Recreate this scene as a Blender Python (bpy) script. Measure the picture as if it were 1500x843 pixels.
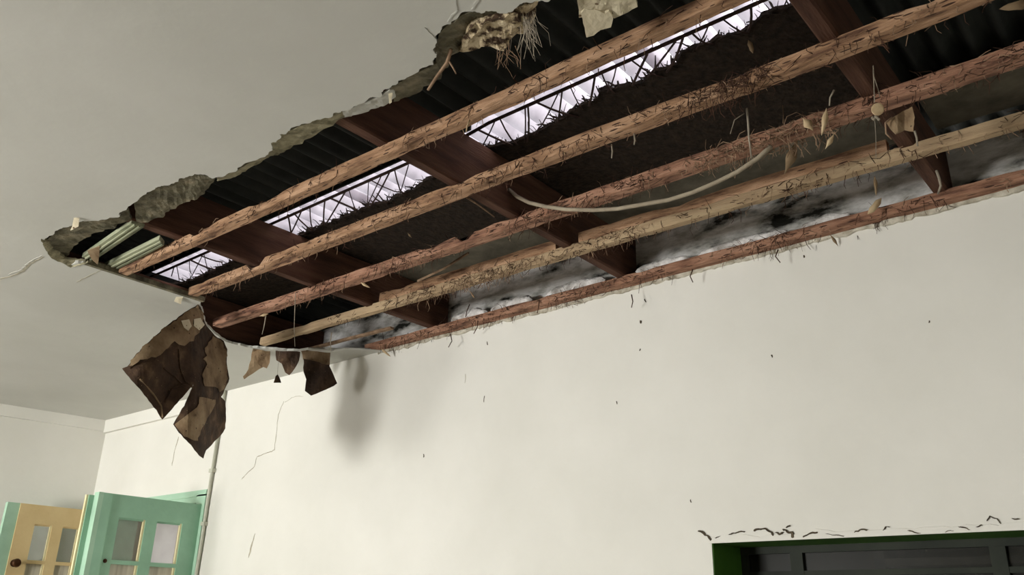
import bpy, bmesh, math, random
from mathutils import Vector, Matrix, noise

for o in list(bpy.data.objects):
    bpy.data.objects.remove(o, do_unlink=True)
scene = bpy.context.scene
COL = scene.collection
random.seed(7)

# ------------------------------------------------------------------ camera
FPX = 1243.87
CAM = Vector((6.8997, -3.1530, 1.55))
CF = Vector((-0.5978, 0.7132, 0.3661)).normalized()
CR = Vector((0.7711, 0.6364, 0.0192)).normalized()
CU = CR.cross(CF).normalized()
CR = CF.cross(CU).normalized()
cam_d = bpy.data.cameras.new('camera')
cam_d.sensor_width = 36.0
cam_d.lens = 36.0 * FPX / 1500.0
cam_d.clip_start = 0.02
cam = bpy.data.objects.new('camera', cam_d)
COL.objects.link(cam)
m = Matrix((CR, CU, -CF)).transposed().to_4x4()
m.translation = CAM
cam.matrix_world = m
scene.camera = cam

# ------------------------------------------------------------------ world, sun, daylight
world = bpy.data.worlds.new('overcast_sky')
scene.world = world
world.use_nodes = True
bg = world.node_tree.nodes['Background']
bg.inputs['Color'].default_value = (0.93, 0.94, 1.0, 1)
bg.inputs['Strength'].default_value = 2.1

sun_d = bpy.data.lights.new('hazy_sun_offscreen', 'SUN')
sun_d.energy = 25.0
sun_d.angle = math.radians(12)
sun_d.color = (1.0, 0.97, 0.95)
sun = bpy.data.objects.new('hazy_sun_offscreen', sun_d)
COL.objects.link(sun)
sun.rotation_euler = Vector((-0.85, -0.15, -0.5)).to_track_quat('-Z', 'Y').to_euler()


def window_daylight(name, loc, target, sx, sy, power, color):
    d = bpy.data.lights.new(name, 'AREA')
    d.shape = 'RECTANGLE'
    d.size = sx
    d.size_y = sy
    d.energy = power
    d.color = color
    o = bpy.data.objects.new(name, d)
    COL.objects.link(o)
    o.location = loc
    o.rotation_euler = (Vector(target) - Vector(loc)).to_track_quat('-Z', 'Z').to_euler()
    return o


# daylight entering by the two tall windows in the wall opposite the cream wall
window_daylight('window_opposite_offscreen', (2.75, -7.32, 1.3), (2.75, 0, 1.3), 1.3, 1.4, 360, (1.0, 0.997, 0.955))
window_daylight('window_opposite_corner_offscreen', (-0.1, -7.32, 1.3), (-0.1, 0, 1.3), 1.0, 1.4, 128, (1.0, 0.997, 0.955))

vs = scene.view_settings
vs.view_transform = 'Standard'
vs.look = 'None'
vs.gamma = 1.0
vs.use_curve_mapping = False
vs.exposure = 0.0

# ------------------------------------------------------------------ helpers
H = 3.0


def ray(px, py):
    return CF * FPX + CR * (px - 750.0) - CU * (py - 421.5)


def P(px, py, ax, val):
    """point where the sight line of a photo pixel meets the plane axis = val"""
    d = ray(px, py)
    t = (val - CAM[ax]) / d[ax]
    return CAM + d * t


def PZ(px, py, z=H):
    return P(px, py, 2, z)


def sr(c):
    def f(v):
        v /= 255.0
        return v / 12.92 if v <= 0.04045 else ((v + 0.055) / 1.055) ** 2.4
    return tuple(f(v) for v in c) + (1.0,)


MATS = {}


def mat(name, cols, scale=6.0, rough=0.85, bump=0.2, bscale=40.0, stretch=(1, 1, 1), detail=6.0,
        ramp=(0.35, 0.65), specks=None, spec=0.3, metallic=0.0):
    """noise mix of two or three colours + fine bump; specks = (colour, scale, size)"""
    if name in MATS:
        return MATS[name]
    m = bpy.data.materials.new(name)
    m.use_nodes = True
    nt = m.node_tree
    N, L = nt.nodes, nt.links
    b = N['Principled BSDF']
    b.inputs['Roughness'].default_value = rough
    b.inputs['Specular IOR Level'].default_value = spec
    b.inputs['Metallic'].default_value = metallic
    tc = N.new('ShaderNodeTexCoord')
    mp = N.new('ShaderNodeMapping')
    mp.inputs['Scale'].default_value = stretch
    L.new(tc.outputs['Object'], mp.inputs['Vector'])
    nz = N.new('ShaderNodeTexNoise')
    nz.inputs['Scale'].default_value = scale
    nz.inputs['Detail'].default_value = detail
    nz.inputs['Roughness'].default_value = 0.6
    L.new(mp.outputs['Vector'], nz.inputs['Vector'])
    cr = N.new('ShaderNodeValToRGB')
    el = cr.color_ramp.elements
    el[0].position = ramp[0]
    el[0].color = sr(cols[0])
    el[1].position = ramp[1]
    el[1].color = sr(cols[-1])
    if len(cols) == 3:
        e = el.new((ramp[0] + ramp[1]) / 2)
        e.color = sr(cols[1])
    L.new(nz.outputs['Fac'], cr.inputs['Fac'])
    out = cr.outputs['Color']
    if specks:
        vo = N.new('ShaderNodeTexVoronoi')
        vo.inputs['Scale'].default_value = specks[1]
        L.new(mp.outputs['Vector'], vo.inputs['Vector'])
        lt = N.new('ShaderNodeMath')
        lt.operation = 'LESS_THAN'
        lt.inputs[1].default_value = specks[2]
        L.new(vo.outputs['Distance'], lt.inputs[0])
        mx = N.new('ShaderNodeMix')
        mx.data_type = 'RGBA'
        L.new(lt.outputs[0], mx.inputs['Factor'])
        L.new(out, mx.inputs['A'])
        mx.inputs['B'].default_value = sr(specks[0])
        out = mx.outputs['Result']
    L.new(out, b.inputs['Base Color'])
    if bump:
        n2 = N.new('ShaderNodeTexNoise')
        n2.inputs['Scale'].default_value = bscale
        n2.inputs['Detail'].default_value = 8
        L.new(mp.outputs['Vector'], n2.inputs['Vector'])
        bp = N.new('ShaderNodeBump')
        bp.inputs['Strength'].default_value = bump
        bp.inputs['Distance'].default_value = 0.01
        L.new(n2.outputs['Fac'], bp.inputs['Height'])
        L.new(bp.outputs['Normal'], b.inputs['Normal'])
    MATS[name] = m
    return m


def mat_sheet():
    m = bpy.data.materials.new('translucent_sheet')
    m.use_nodes = True
    nt = m.node_tree
    N, L = nt.nodes, nt.links
    N.remove(N['Principled BSDF'])
    tr = N.new('ShaderNodeBsdfTranslucent')
    df = N.new('ShaderNodeBsdfDiffuse')
    mx = N.new('ShaderNodeMixShader')
    tc = N.new('ShaderNodeTexCoord')
    nz = N.new('ShaderNodeTexNoise')
    nz.inputs['Scale'].default_value = 9
    nz.inputs['Detail'].default_value = 6
    cr = N.new('ShaderNodeValToRGB')
    cr.color_ramp.elements[0].position = 0.3
    cr.color_ramp.elements[0].color = (0.40, 0.37, 0.39, 1)
    cr.color_ramp.elements[1].position = 0.55
    cr.color_ramp.elements[1].color = (0.62, 0.585, 0.605, 1)
    L.new(tc.outputs['Object'], nz.inputs['Vector'])
    L.new(nz.outputs['Fac'], cr.inputs['Fac'])
    L.new(cr.outputs['Color'], tr.inputs['Color'])
    df.inputs['Color'].default_value = (0.5, 0.47, 0.5, 1)
    mx.inputs['Fac'].default_value = 0.25
    L.new(tr.outputs[0], mx.inputs[1])
    L.new(df.outputs[0], mx.inputs[2])
    L.new(mx.outputs[0], N['Material Output'].inputs['Surface'])
    return m


def mat_glass(name, tint, rough=0.05, alpha=0.75, spec=0.4):
    """thin old pane: mostly clear, a little reflective and dusty"""
    m = bpy.data.materials.new(name)
    m.use_nodes = True
    nt = m.node_tree
    N, L = nt.nodes, nt.links
    b = N['Principled BSDF']
    b.inputs['Base Color'].default_value = tint
    b.inputs['Roughness'].default_value = rough
    b.inputs['Specular IOR Level'].default_value = spec
    t = N.new('ShaderNodeBsdfTransparent')
    mx = N.new('ShaderNodeMixShader')
    nz = N.new('ShaderNodeTexNoise')
    nz.inputs['Scale'].default_value = 14
    tc = N.new('ShaderNodeTexCoord')
    L.new(tc.outputs['Object'], nz.inputs['Vector'])
    mr = N.new('ShaderNodeMapRange')
    mr.inputs['To Min'].default_value = alpha - 0.07
    mr.inputs['To Max'].default_value = alpha + 0.07
    L.new(nz.outputs['Fac'], mr.inputs['Value'])
    L.new(mr.outputs['Result'], mx.inputs['Fac'])
    L.new(b.outputs[0], mx.inputs[1])
    L.new(t.outputs[0], mx.inputs[2])
    L.new(mx.outputs[0], N['Material Output'].inputs['Surface'])
    return m


M_WALL = mat('cream_wall_paint', [(214, 212, 204), (225, 223, 216)], 0.9, 0.8, 0.10, 25,
             specks=((120, 112, 95), 3.1, 0.012))
M_CEIL = mat('ceiling_paint', [(188, 187, 179), (201, 200, 193)], 0.8, 0.85, 0.16, 14)
M_RAW = mat('raw_plaster_edge', [(98, 94, 74), (150, 144, 118), (178, 170, 142)], 22, 0.95, 0.8, 60, ramp=(0.3, 0.7))
M_OLIVE = mat('olive_board_edge', [(60, 56, 43), (106, 101, 82), (150, 140, 117)], 11, 0.95, 0.7, 70, ramp=(0.3, 0.7))
M_FIBRE = mat('fibrous_plaster', [(70, 52, 38), (190, 172, 140), (214, 198, 168)], 26, 0.95, 1.0, 60, ramp=(0.43, 0.6))
M_CHUNK = mat('cream_plaster', [(188, 176, 150), (212, 202, 176)], 10, 0.9, 0.4, 60, specks=((110, 92, 70), 26, 0.12))
M_LIP = mat('dusty_plaster_lip', [(150, 142, 124), (204, 199, 184)], 18, 0.95, 0.6, 60, ramp=(0.36, 0.6))
M_WOOD = mat('batten_wood', [(92, 64, 48), (162, 126, 96), (190, 154, 124)], 6, 0.85, 0.7, 50,
             stretch=(0.9, 6, 6), ramp=(0.33, 0.66), specks=((66, 44, 32), 13, 0.2))
M_WOOD_RED = mat('red_batten_wood', [(84, 56, 44), (150, 110, 88), (178, 138, 114)], 6, 0.85, 0.7, 50,
                 stretch=(0.9, 6, 6), ramp=(0.33, 0.66), specks=((62, 40, 30), 13, 0.2))
M_WOOD_TAN = mat('tan_wood', [(130, 109, 84), (166, 142, 112), (184, 162, 130)], 5, 0.85, 0.4, 50,
                 stretch=(0.6, 6, 6), ramp=(0.3, 0.7), specks=((70, 50, 34), 12, 0.12))
M_JOIST = mat('joist_wood', [(56, 36, 28), (84, 56, 43), (102, 72, 56)], 4, 0.9, 0.4, 40, stretch=(5, 0.6, 5), ramp=(0.3, 0.7))
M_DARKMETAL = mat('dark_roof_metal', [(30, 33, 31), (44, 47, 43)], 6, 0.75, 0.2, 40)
M_LITTERBED = mat('dark_leaf_litter', [(32, 25, 19), (54, 43, 33)], 30, 1.0, 1.0, 60)
M_TWIG = mat('dark_twig', [(44, 28, 20), (78, 52, 38)], 20, 0.95, 0.3)
M_TWIG2 = mat('dry_straw', [(104, 82, 64), (150, 124, 100)], 20, 0.9, 0.3)
M_PALE = mat('pale_dry_leaf', [(176, 150, 116), (206, 184, 148)], 20, 0.8, 0.3)
M_COBWEB = mat('dusty_strand', [(120, 110, 96), (156, 146, 130)], 20, 0.95, 0.2)
M_WIRE = mat('rusty_wire', [(44, 30, 25), (66, 46, 38)], 20, 0.8, 0.1)
M_BROWN = mat('dark_backing_paper', [(46, 34, 25), (72, 54, 40), (122, 98, 74)], 9, 0.9, 0.8, 30, ramp=(0.36, 0.78), specks=((150, 128, 100), 40, 0.06))
M_TAN = mat('tan_backing_paper', [(92, 72, 52), (130, 108, 82), (150, 130, 102)], 9, 0.9, 0.7, 30, ramp=(0.32, 0.66), specks=((58, 42, 30), 22, 0.1))
M_GREEN = mat('green_door_paint', [(138, 178, 152), (152, 194, 168)], 4, 0.6, 0.15, 30)
M_MINT = mat('mint_paint', [(156, 190, 166), (170, 204, 180)], 4, 0.6, 0.15, 30)
M_YELLOW = mat('ochre_door_paint', [(210, 184, 136), (222, 198, 150)], 4, 0.6, 0.15, 30)
M_CREAMTRIM = mat('cream_bead_paint', [(214, 202, 158), (226, 216, 176)], 4, 0.6, 0.15, 30)
M_KNOB = mat('dark_brass', [(56, 34, 20), (84, 54, 32)], 20, 0.4, 0.2, metallic=0.6)
M_PIPE = mat('painted_conduit', [(176, 176, 160), (196, 196, 180)], 6, 0.6, 0.1)
M_CABLE = mat('old_cable', [(134, 122, 104), (160, 148, 128)], 14, 0.7, 0.2)
M_CRACK = mat('crack_line', [(150, 144, 126), (178, 172, 154)], 30, 1, 0.2)  # warm grey for thin crack strips, darker than wall and ceiling paint
M_DEEPCRACK = mat('chip_and_crack_shade', [(56, 48, 38), (92, 82, 66)], 40, 1, 0.3)  # dark colour painted in for shade inside open cracks; wall chips share it
M_FLOOR = mat('worn_floorboards', [(78, 66, 54), (104, 90, 74)], 3, 0.7, 0.2, 30, stretch=(1, 8, 1))
M_DGREEN = mat('deep_green_paint', [(62, 104, 36), (80, 124, 48)], 5, 0.6, 0.2, 30)
M_BLACKGREEN = mat('black_green_frame', [(30, 35, 27), (42, 47, 37)], 5, 0.7, 0.1)
M_GREYBOARD = mat('dusty_grey_board', [(92, 88, 78), (126, 121, 108)], 7, 0.9, 0.2)
M_LINING = mat('grimy_lining_board', [(74, 70, 60), (110, 104, 90)], 6, 0.95, 0.3)
M_MOULD = mat('mouldy_wall_head', [(36, 36, 30), (190, 188, 182), (242, 240, 238)], 8, 0.95, 0.6, 30,
              stretch=(0.6, 1, 1.5), ramp=(0.36, 0.60))
M_WOOL = mat('white_insulation', [(150, 144, 138), (232, 228, 226)], 14, 1.0, 1.0, 60)
M_PALEGREEN = mat('pale_green_board', [(104, 110, 88), (150, 154, 128), (166, 168, 142)], 5, 0.8, 0.3, 40, stretch=(0.4, 8, 8))
M_NEXTWALL = mat('next_room_wall', [(120, 106, 86), (136, 122, 100)], 2, 0.85, 0.1)
M_WHITEWASH = mat('whitewashed_glass', [(176, 168, 152), (206, 200, 184)], 5, 0.5, 0.1, stretch=(1, 9, 0.3))
M_FROST = mat_sheet()
M_FROST.name = 'frosted_pane'
for e_ in [n for n in M_FROST.node_tree.nodes if n.type == 'VALTORGB'][0].color_ramp.elements:
    e_.color = (0.95, 0.92, 0.87, 1)
M_SHEET = mat_sheet()
M_GLASS = mat_glass('dusty_glass', (0.42, 0.40, 0.36, 1), 0.1, 0.72)
M_GLASSDARK = mat_glass('dark_glass', (0.03, 0.03, 0.025, 1), 0.3, 0.5, 0.08)


class MB:
    def __init__(self):
        self.v = []
        self.f = []

    def add(self, verts, faces):
        n = len(self.v)
        self.v += [Vector(p) for p in verts]
        self.f += [tuple(i + n for i in f) for f in faces]

    def box(self, a, b):
        x0, y0, z0 = (min(a[i], b[i]) for i in range(3))
        x1, y1, z1 = (max(a[i], b[i]) for i in range(3))
        self.add([(x0, y0, z0), (x1, y0, z0), (x1, y1, z0), (x0, y1, z0), (x0, y0, z1), (x1, y0, z1), (x1, y1, z1), (x0, y1, z1)],
                 [(0, 3, 2, 1), (4, 5, 6, 7), (0, 1, 5, 4), (1, 2, 6, 5), (2, 3, 7, 6), (3, 0, 4, 7)])
        return self

    def hexa(self, lo, hi):
        """lo, hi: four corners each"""
        self.add(list(lo) + list(hi), [(0, 3, 2, 1), (4, 5, 6, 7), (0, 1, 5, 4), (1, 2, 6, 5), (2, 3, 7, 6), (3, 0, 4, 7)])
        return self

    def tube(self, pts, r, n=5, taper=1.0):
        pts = [Vector(p) for p in pts]
        rings = []
        for i, p in enumerate(pts):
            a = pts[max(0, i - 1)]
            b = pts[min(len(pts) - 1, i + 1)]
            t = (b - a).normalized() if (b - a).length > 1e-9 else Vector((0, 0, 1))
            s = t.cross(Vector((0.31, 0.57, 0.76)))
            if s.length < 1e-4:
                s = t.cross(Vector((1, 0, 0)))
            s.normalize()
            u = t.cross(s)
            rr = r * (1 + (taper - 1) * i / max(1, len(pts) - 1))
            rings.append([p + (s * math.cos(2 * math.pi * k / n) + u * math.sin(2 * math.pi * k / n)) * rr for k in range(n)])
        vs_, fs = [], []
        for rg in rings:
            vs_ += rg
        for i in range(len(rings) - 1):
            for k in range(n):
                fs.append((i * n + k, i * n + (k + 1) % n, (i + 1) * n + (k + 1) % n, (i + 1) * n + k))
        fs.append(tuple(range(n - 1, -1, -1)))
        fs.append(tuple((len(rings) - 1) * n + k for k in range(n)))
        self.add(vs_, fs)
        return self

    def lathe(self, c, axis, prof, n=16):
        """prof: list of (r, h) along axis"""
        ax = Vector(axis).normalized()
        s = ax.cross(Vector((0.3, 0.5, 0.8))).normalized()
        u = ax.cross(s)
        vs_, fs = [], []
        for r, h in prof:
            for k in range(n):
                a = 2 * math.pi * k / n
                vs_.append(Vector(c) + ax * h + (s * math.cos(a) + u * math.sin(a)) * r)
        for i in range(len(prof) - 1):
            for k in range(n):
                fs.append((i * n + k, i * n + (k + 1) % n, (i + 1) * n + (k + 1) % n, (i + 1) * n + k))
        fs.append(tuple(range(n - 1, -1, -1)))
        fs.append(tuple((len(prof) - 1) * n + k for k in range(n)))
        self.add(vs_, fs)
        return self

    def build(self, name, material, parent=None, smooth=False, origin=None):
        me = bpy.data.meshes.new(name)
        off = Vector(origin) if origin is not None else Vector((0, 0, 0))
        me.from_pydata([p - off for p in self.v], [], self.f)
        me.update()
        bm = bmesh.new()
        bm.from_mesh(me)
        bmesh.ops.recalc_face_normals(bm, faces=bm.faces)
        bm.to_mesh(me)
        bm.free()
        me.materials.append(material)
        if smooth:
            for p in me.polygons:
                p.use_smooth = True
        o = bpy.data.objects.new(name, me)
        COL.objects.link(o)
        o.location = off
        if parent is not None:
            o.parent = parent
            o.matrix_parent_inverse = Matrix.Translation(-parent.location) if parent.rotation_euler.z == 0 else parent.matrix_basis.inverted()
        return o


def struct(o, label=None):
    o['kind'] = 'structure'
    if label:
        o['label'] = label
    return o


def thing(o, label, cat, group=None, kind=None):
    o['label'] = label
    o['category'] = cat
    if group:
        o['group'] = group
    if kind:
        o['kind'] = kind
    return o


def empty(name, loc):
    o = bpy.data.objects.new(name, None)
    o.empty_display_size = 0.1
    COL.objects.link(o)
    o.location = loc
    return o


def fn(p, s=1.0, seed=0.0):
    return noise.noise(Vector(p) * s + Vector((seed, seed * 1.7, -seed)))


def rough_line(pts, amp, levels=3):
    """fractal midpoint jitter in plan (z kept)"""
    pts = [Vector(p) for p in pts]
    for l in range(levels):
        out = []
        for a, b in zip(pts, pts[1:]):
            mid = (a + b) / 2
            d = b - a
            n = Vector((-d.y, d.x, 0))
            if n.length > 1e-9:
                n.normalize()
            mid += n * random.uniform(-1, 1) * min(amp, d.length * 0.22)
            out += [a, mid]
        out.append(pts[-1])
        pts = out
        amp *= 0.6
    return pts


# ------------------------------------------------------------------ room shell
X0, X1 = 0.0, 8.6
Y0 = -7.2
SK = 0.13          # the end wall is a little out of square: x = SK * y

# doorway and window opening in the cream wall
DX0, DX1, DZ = 0.42, 1.60, 2.30
WX0, WX1, WZ0, WZ1 = 5.30, 6.95, 0.95, 1.852

wr = MB()
T = 0.28
wr.box((-1.2, 0, 0), (DX0, T, H + 0.04))
wr.box((DX0, 0, DZ), (DX1, T, H + 0.04))
wr.box((DX1, 0, 0), (WX0, T, H + 0.04))
wr.box((WX0, 0, WZ1), (WX1, T, H + 0.04))
wr.box((WX0, 0, 0), (WX1, T, WZ0))
wr.box((WX1, 0, 0), (X1 + 0.3, T, H + 0.04))
wall_right = struct(wr.build('wall_right', M_WALL), 'long cream painted wall with cracks below the broken ceiling')
# mouldy head of the same wall, above the wall plate
mh = MB()
nx, nz_ = 90, 8
vv, ff = [], []
for i in range(nx + 1):
    for j in range(nz_ + 1):
        x = -1.2 + (X1 + 1.5) * i / nx
        z = H + 0.0 + 0.27 * j / nz_
        vv.append((x, 0.045 + 0.02 * fn((x, 0, z), 5, 3) + 0.01 * fn((x, 0, z), 17, 4), z))
for i in range(nx):
    for j in range(nz_):
        a = i * (nz_ + 1) + j
        ff.append((a, a + nz_ + 1, a + nz_ + 2, a + 1))
mh.add(vv, ff)
n0 = len(vv)
mh.box((-1.2, 0.09, H), (X1 + 0.3, T, H + 0.27))
mh.build('wall_head', M_MOULD, wall_right, True)['label'] = 'mouldy grey and white head of the wall above the timber plate'

wb = MB()
wb.hexa([(SK * 0.4, 0.4, 0), (SK * Y0, Y0, 0), (SK * Y0 - 0.2, Y0, 0), (SK * 0.4 - 0.2, 0.4, 0)],
        [(SK * 0.4, 0.4, H + 0.04), (SK * Y0, Y0, H + 0.04), (SK * Y0 - 0.2, Y0, H + 0.04), (SK * 0.4 - 0.2, 0.4, H + 0.04)])
# only the room side of the end wall: stop at the cream wall
wb = MB()
wb.hexa([(0, 0, 0), (SK * (Y0 - 0.3), Y0 - 0.3, 0), (SK * (Y0 - 0.3) - 0.2, Y0 - 0.3, 0), (-0.2, 0, 0)],
        [(0, 0, H + 0.04), (SK * (Y0 - 0.3), Y0 - 0.3, H + 0.04), (SK * (Y0 - 0.3) - 0.2, Y0 - 0.3, H + 0.04), (-0.2, 0, H + 0.04)])
struct(wb.build('wall_back', M_WALL), 'grey cream end wall behind the ochre door')

wl = MB()
AZ0, AZ1 = 0.6, 2.1
for xa, xb in ((-1.2, -0.65), (0.45, 2.1), (3.4, X1 + 0.3)):
    wl.box((xa, Y0 - 0.3, 0), (xb, Y0, H + 0.04))
for xa, xb in ((-0.65, 0.45), (2.1, 3.4)):
    wl.box((xa, Y0 - 0.3, 0), (xb, Y0, AZ0))
    wl.box((xa, Y0 - 0.3, AZ1), (xb, Y0, H + 0.04))
struct(wl.build('wall_left', M_WALL))
struct(MB().box((X1, Y0, 0), (X1 + 0.3, 0, H + 0.04)).build('wall_front', M_WALL))
struct(MB().box((-1.2, Y0 - 0.3, -0.1), (X1 + 0.3, 3.4, 0)).build('floor', M_FLOOR))

# the next room behind the cream wall
nr = MB()
nr.box((-1.2, 3.2, 0), (X1 + 0.3, 3.4, H))
nr.box((X1, T, 0), (X1 + 0.3, 3.2, H))
nr.box((3.4, T, 0), (3.55, 3.2, H))
struct(nr.build('wall_next_room', M_NEXTWALL))
nw = MB()
nw.box((-1.2, T, 0), (-0.8, 0.93, H))
nw.box((-1.2, 1.75, 0), (-0.8, 3.2, H))
nw.box((-1.2, 0.93, 0), (-0.8, 1.75, 1.2))
nw.box((-1.2, 0.93, 2.42), (-0.8, 1.75, H))
struct(nw.build('wall_next_room_end', M_NEXTWALL))
w2 = struct(empty('window_2', (-0.9, 1.34, 1.2)), 'bright frosted window of the next room seen through the green door')
MB().box((-0.93, 0.93, 1.2), (-0.915, 1.75, 2.42)).build('pane', M_FROST, w2)
fr = MB()
for yy in (0.93, 1.30, 1.71):
    fr.box((-0.95, yy, 1.2), (-0.88, yy + 0.045, 2.42))
fr.box((-0.95, 0.93, 1.9), (-0.88, 1.75, 1.94))
fr.build('window_frame', M_GREYBOARD, w2)
struct(MB().box((-1.2, T, H), (X1 + 0.3, 3.4, H + 0.06)).build('ceiling_next_room', M_NEXTWALL))

# ------------------------------------------------------------------ ceiling with the torn opening
far_cut = [PZ(560, 515), PZ(522, 513), PZ(480, 512), PZ(440, 515), PZ(400, 512), PZ(370, 510), PZ(345, 505), PZ(328, 499),
           PZ(312, 487), PZ(300, 470), PZ(296, 455), PZ(295, 441)]
far_cut[0].y = 0.0
straight = [PZ(295, 441), PZ(240, 424), PZ(180, 404), PZ(125, 386)]
torn_px = [(125, 386), (100, 388), (75, 378), (65, 357), (80, 340), (100, 333), (118, 325), (150, 322), (175, 318), (185, 308),
           (205, 290), (228, 275), (240, 272), (262, 262), (285, 255), (300, 256), (312, 262), (345, 252), (375, 235), (395, 222),
           (397, 210), (410, 197), (425, 190), (455, 180), (485, 172), (500, 163), (530, 152), (560, 140), (572, 128), (600, 112),
           (635, 95), (640, 80), (638, 65), (645, 48), (665, 30), (690, 17), (705, 20), (720, 16), (745, 18), (760, 8), (780, 4),
           (800, 3), (815, -4), (850, -28), (890, -45), (940, -80)]
torn = [PZ(*q) for q in torn_px] + [Vector((6.6, -1.9, H)), Vector((7.0, -1.82, H)), Vector((7.4, -1.85, H))]
end_cut = [Vector((7.4, -1.85, H)), Vector((7.45, -1.2, H)), Vector((7.38, -0.5, H)), Vector((7.42, 0.0, H))]
outline = rough_line(far_cut, 0.012, 3)[:-1] + rough_line(straight, 0.0025, 3)[:-1] + rough_line(torn, 0.012, 3)[:-1] + rough_line(end_cut, 0.01, 3)
outline = [Vector((-1.0, 0.0, H))] + outline + [Vector((X1 + 0.1, 0.0, H)), Vector((X1 + 0.1, Y0 - 0.1, H)), Vector((-1.0, Y0 - 0.1, H))]
bm = bmesh.new()
bv = [bm.verts.new(p) for p in outline]
f0 = bm.faces.new(bv)
bmesh.ops.triangulate(bm, faces=[f0])
ex = bmesh.ops.extrude_face_region(bm, geom=bm.faces[:])
for e in ex['geom']:
    if isinstance(e, bmesh.types.BMVert):
        e.co.z += 0.013
bmesh.ops.recalc_face_normals(bm, faces=bm.faces)
me = bpy.data.meshes.new('ceiling')
bm.to_mesh(me)
bm.free()
me.materials.append(M_CEIL)
ceiling = bpy.data.objects.new('ceiling', me)
COL.objects.link(ceiling)
struct(ceiling, 'pale grey plasterboard ceiling torn open along a ragged edge')


def torn_band(outer, inner, material, name, dz=0.035, thick=0.012, z_in=0.004, amp=0.01, lab=None, rows=5, per=7):
    """a broken lip between the painted edge (outer) and the cavity (inner)"""
    n = (max(len(outer), len(inner)) - 1) * per + 1

    def samp(pl, t):
        t *= len(pl) - 1
        i = min(int(t), len(pl) - 2)
        u = t - i
        return (pl[i][0] * (1 - u) + pl[i + 1][0] * u, pl[i][1] * (1 - u) + pl[i + 1][1] * u)
    lo, hi = [], []
    for i in range(n):
        t = i / (n - 1)
        a = samp(outer, t)
        b = samp(inner, t)
        for j in range(rows + 1):
            u = j / rows
            z = H + z_in + dz * u
            q = (a[0] * (1 - u) + b[0] * u, a[1] * (1 - u) + b[1] * u)
            p = PZ(q[0], q[1], z)
            k = fn(p, 34, 5) * amp * (0.3 + u)
            p += Vector((k * 0.5, k, 0.6 * fn(p, 50, 9) * amp))
            lo.append(p)
            hi.append(p + Vector((0, 0, thick)))
    w = rows + 1
    N0 = len(lo)
    vs_ = lo + hi
    fs = []
    for i in range(n - 1):
        for j in range(rows):
            a = i * w + j
            fs.append((a, a + 1, a + w + 1, a + w))
            fs.append((N0 + a, N0 + a + w, N0 + a + w + 1, N0 + a + 1))
        a = i * w
        fs.append((a, a + w, N0 + a + w, N0 + a))
        a = i * w + rows
        fs.append((a, N0 + a, N0 + a + w, a + w))
    for i in (0, n - 1):
        for j in range(rows):
            a = i * w + j
            fs.append((a, a + 1, N0 + a + 1, N0 + a))
    b_ = MB()
    b_.add(vs_, fs)
    o = b_.build(name, material, ceiling)
    if lab:
        o['label'] = lab
    return o


torn_band([(66, 356), (82, 339), (118, 325), (150, 321), (187, 308)], [(92, 386), (112, 357), (140, 342), (168, 333), (192, 322)],
          M_OLIVE, 'torn_edge', 0.03, lab='dark broken edge at the sharp corner of the hole')
torn_band([(196, 297), (228, 275), (262, 261), (288, 254), (316, 261)], [(200, 330), (236, 318), (262, 300), (290, 292), (316, 262)],
          M_OLIVE, 'torn_edge', 0.03, lab='olive broken edge of the board')
torn_band([(318, 261), (345, 251), (375, 234), (396, 221)], [(320, 266), (347, 258), (377, 241), (400, 228)], M_RAW, 'torn_edge', 0.02)
torn_band([(395, 218), (398, 209), (412, 196), (455, 179), (502, 162)], [(399, 228), (412, 224), (440, 211), (470, 193), (508, 170)],
          M_RAW, 'torn_edge', 0.025, lab='pale rolled lip of torn board')
torn_band([(500, 163), (530, 152), (560, 140), (574, 127)], [(504, 173), (532, 165), (560, 155), (580, 142)], M_CEIL, 'torn_edge', 0.012, 0.008)
torn_band([(570, 130), (600, 112), (640, 93)], [(578, 150), (612, 134), (650, 112)], M_OLIVE, 'torn_edge', 0.03)
torn_band([(638, 92), (636, 66), (648, 44), (668, 27), (692, 15), (730, 14), (765, 5)], [(652, 104), (660, 84), (676, 74), (700, 66), (716, 52), (742, 40), (768, 24)],
          M_OLIVE, 'torn_edge', 0.05, 0.015, amp=0.014)
torn_band([(690, 40), (715, 30), (740, 24), (758, 20)], [(672, 78), (702, 68), (738, 74), (760, 46)], M_FIBRE, 'torn_edge', 0.03, 0.03, 0.0, 0.02,
          'cream fibrous plaster with broken hair')
torn_band([(752, 12), (770, 8), (790, 2)], [(752, 48), (768, 54), (780, 30)], M_FIBRE, 'torn_edge', 0.05, 0.02, 0.01, 0.02)
torn_band([(60, 352), (64, 360), (76, 380), (104, 392), (128, 386)], [(74, 352), (78, 364), (92, 378), (112, 382), (134, 384)], M_RAW, 'torn_edge', 0.02, 0.01, -0.006, 0.012,
          'crumbling white rim at the corner of the hole')
# thin cut edge strip along the straight side
ce = MB()
a, b = PZ(122, 386), PZ(297, 442)
ce.hexa([a + Vector((-0.004, 0, -0.004)), b + Vector((-0.004, 0, -0.004)), b + Vector((0.018, 0, -0.004)), a + Vector((0.018, 0, -0.004))],
        [a + Vector((-0.004, 0, 0.02)), b + Vector((-0.004, 0, 0.02)), b + Vector((0.018, 0, 0.02)), a + Vector((0.018, 0, 0.02))])
ce.build('cut_edge', M_OLIVE, ceiling)


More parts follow.
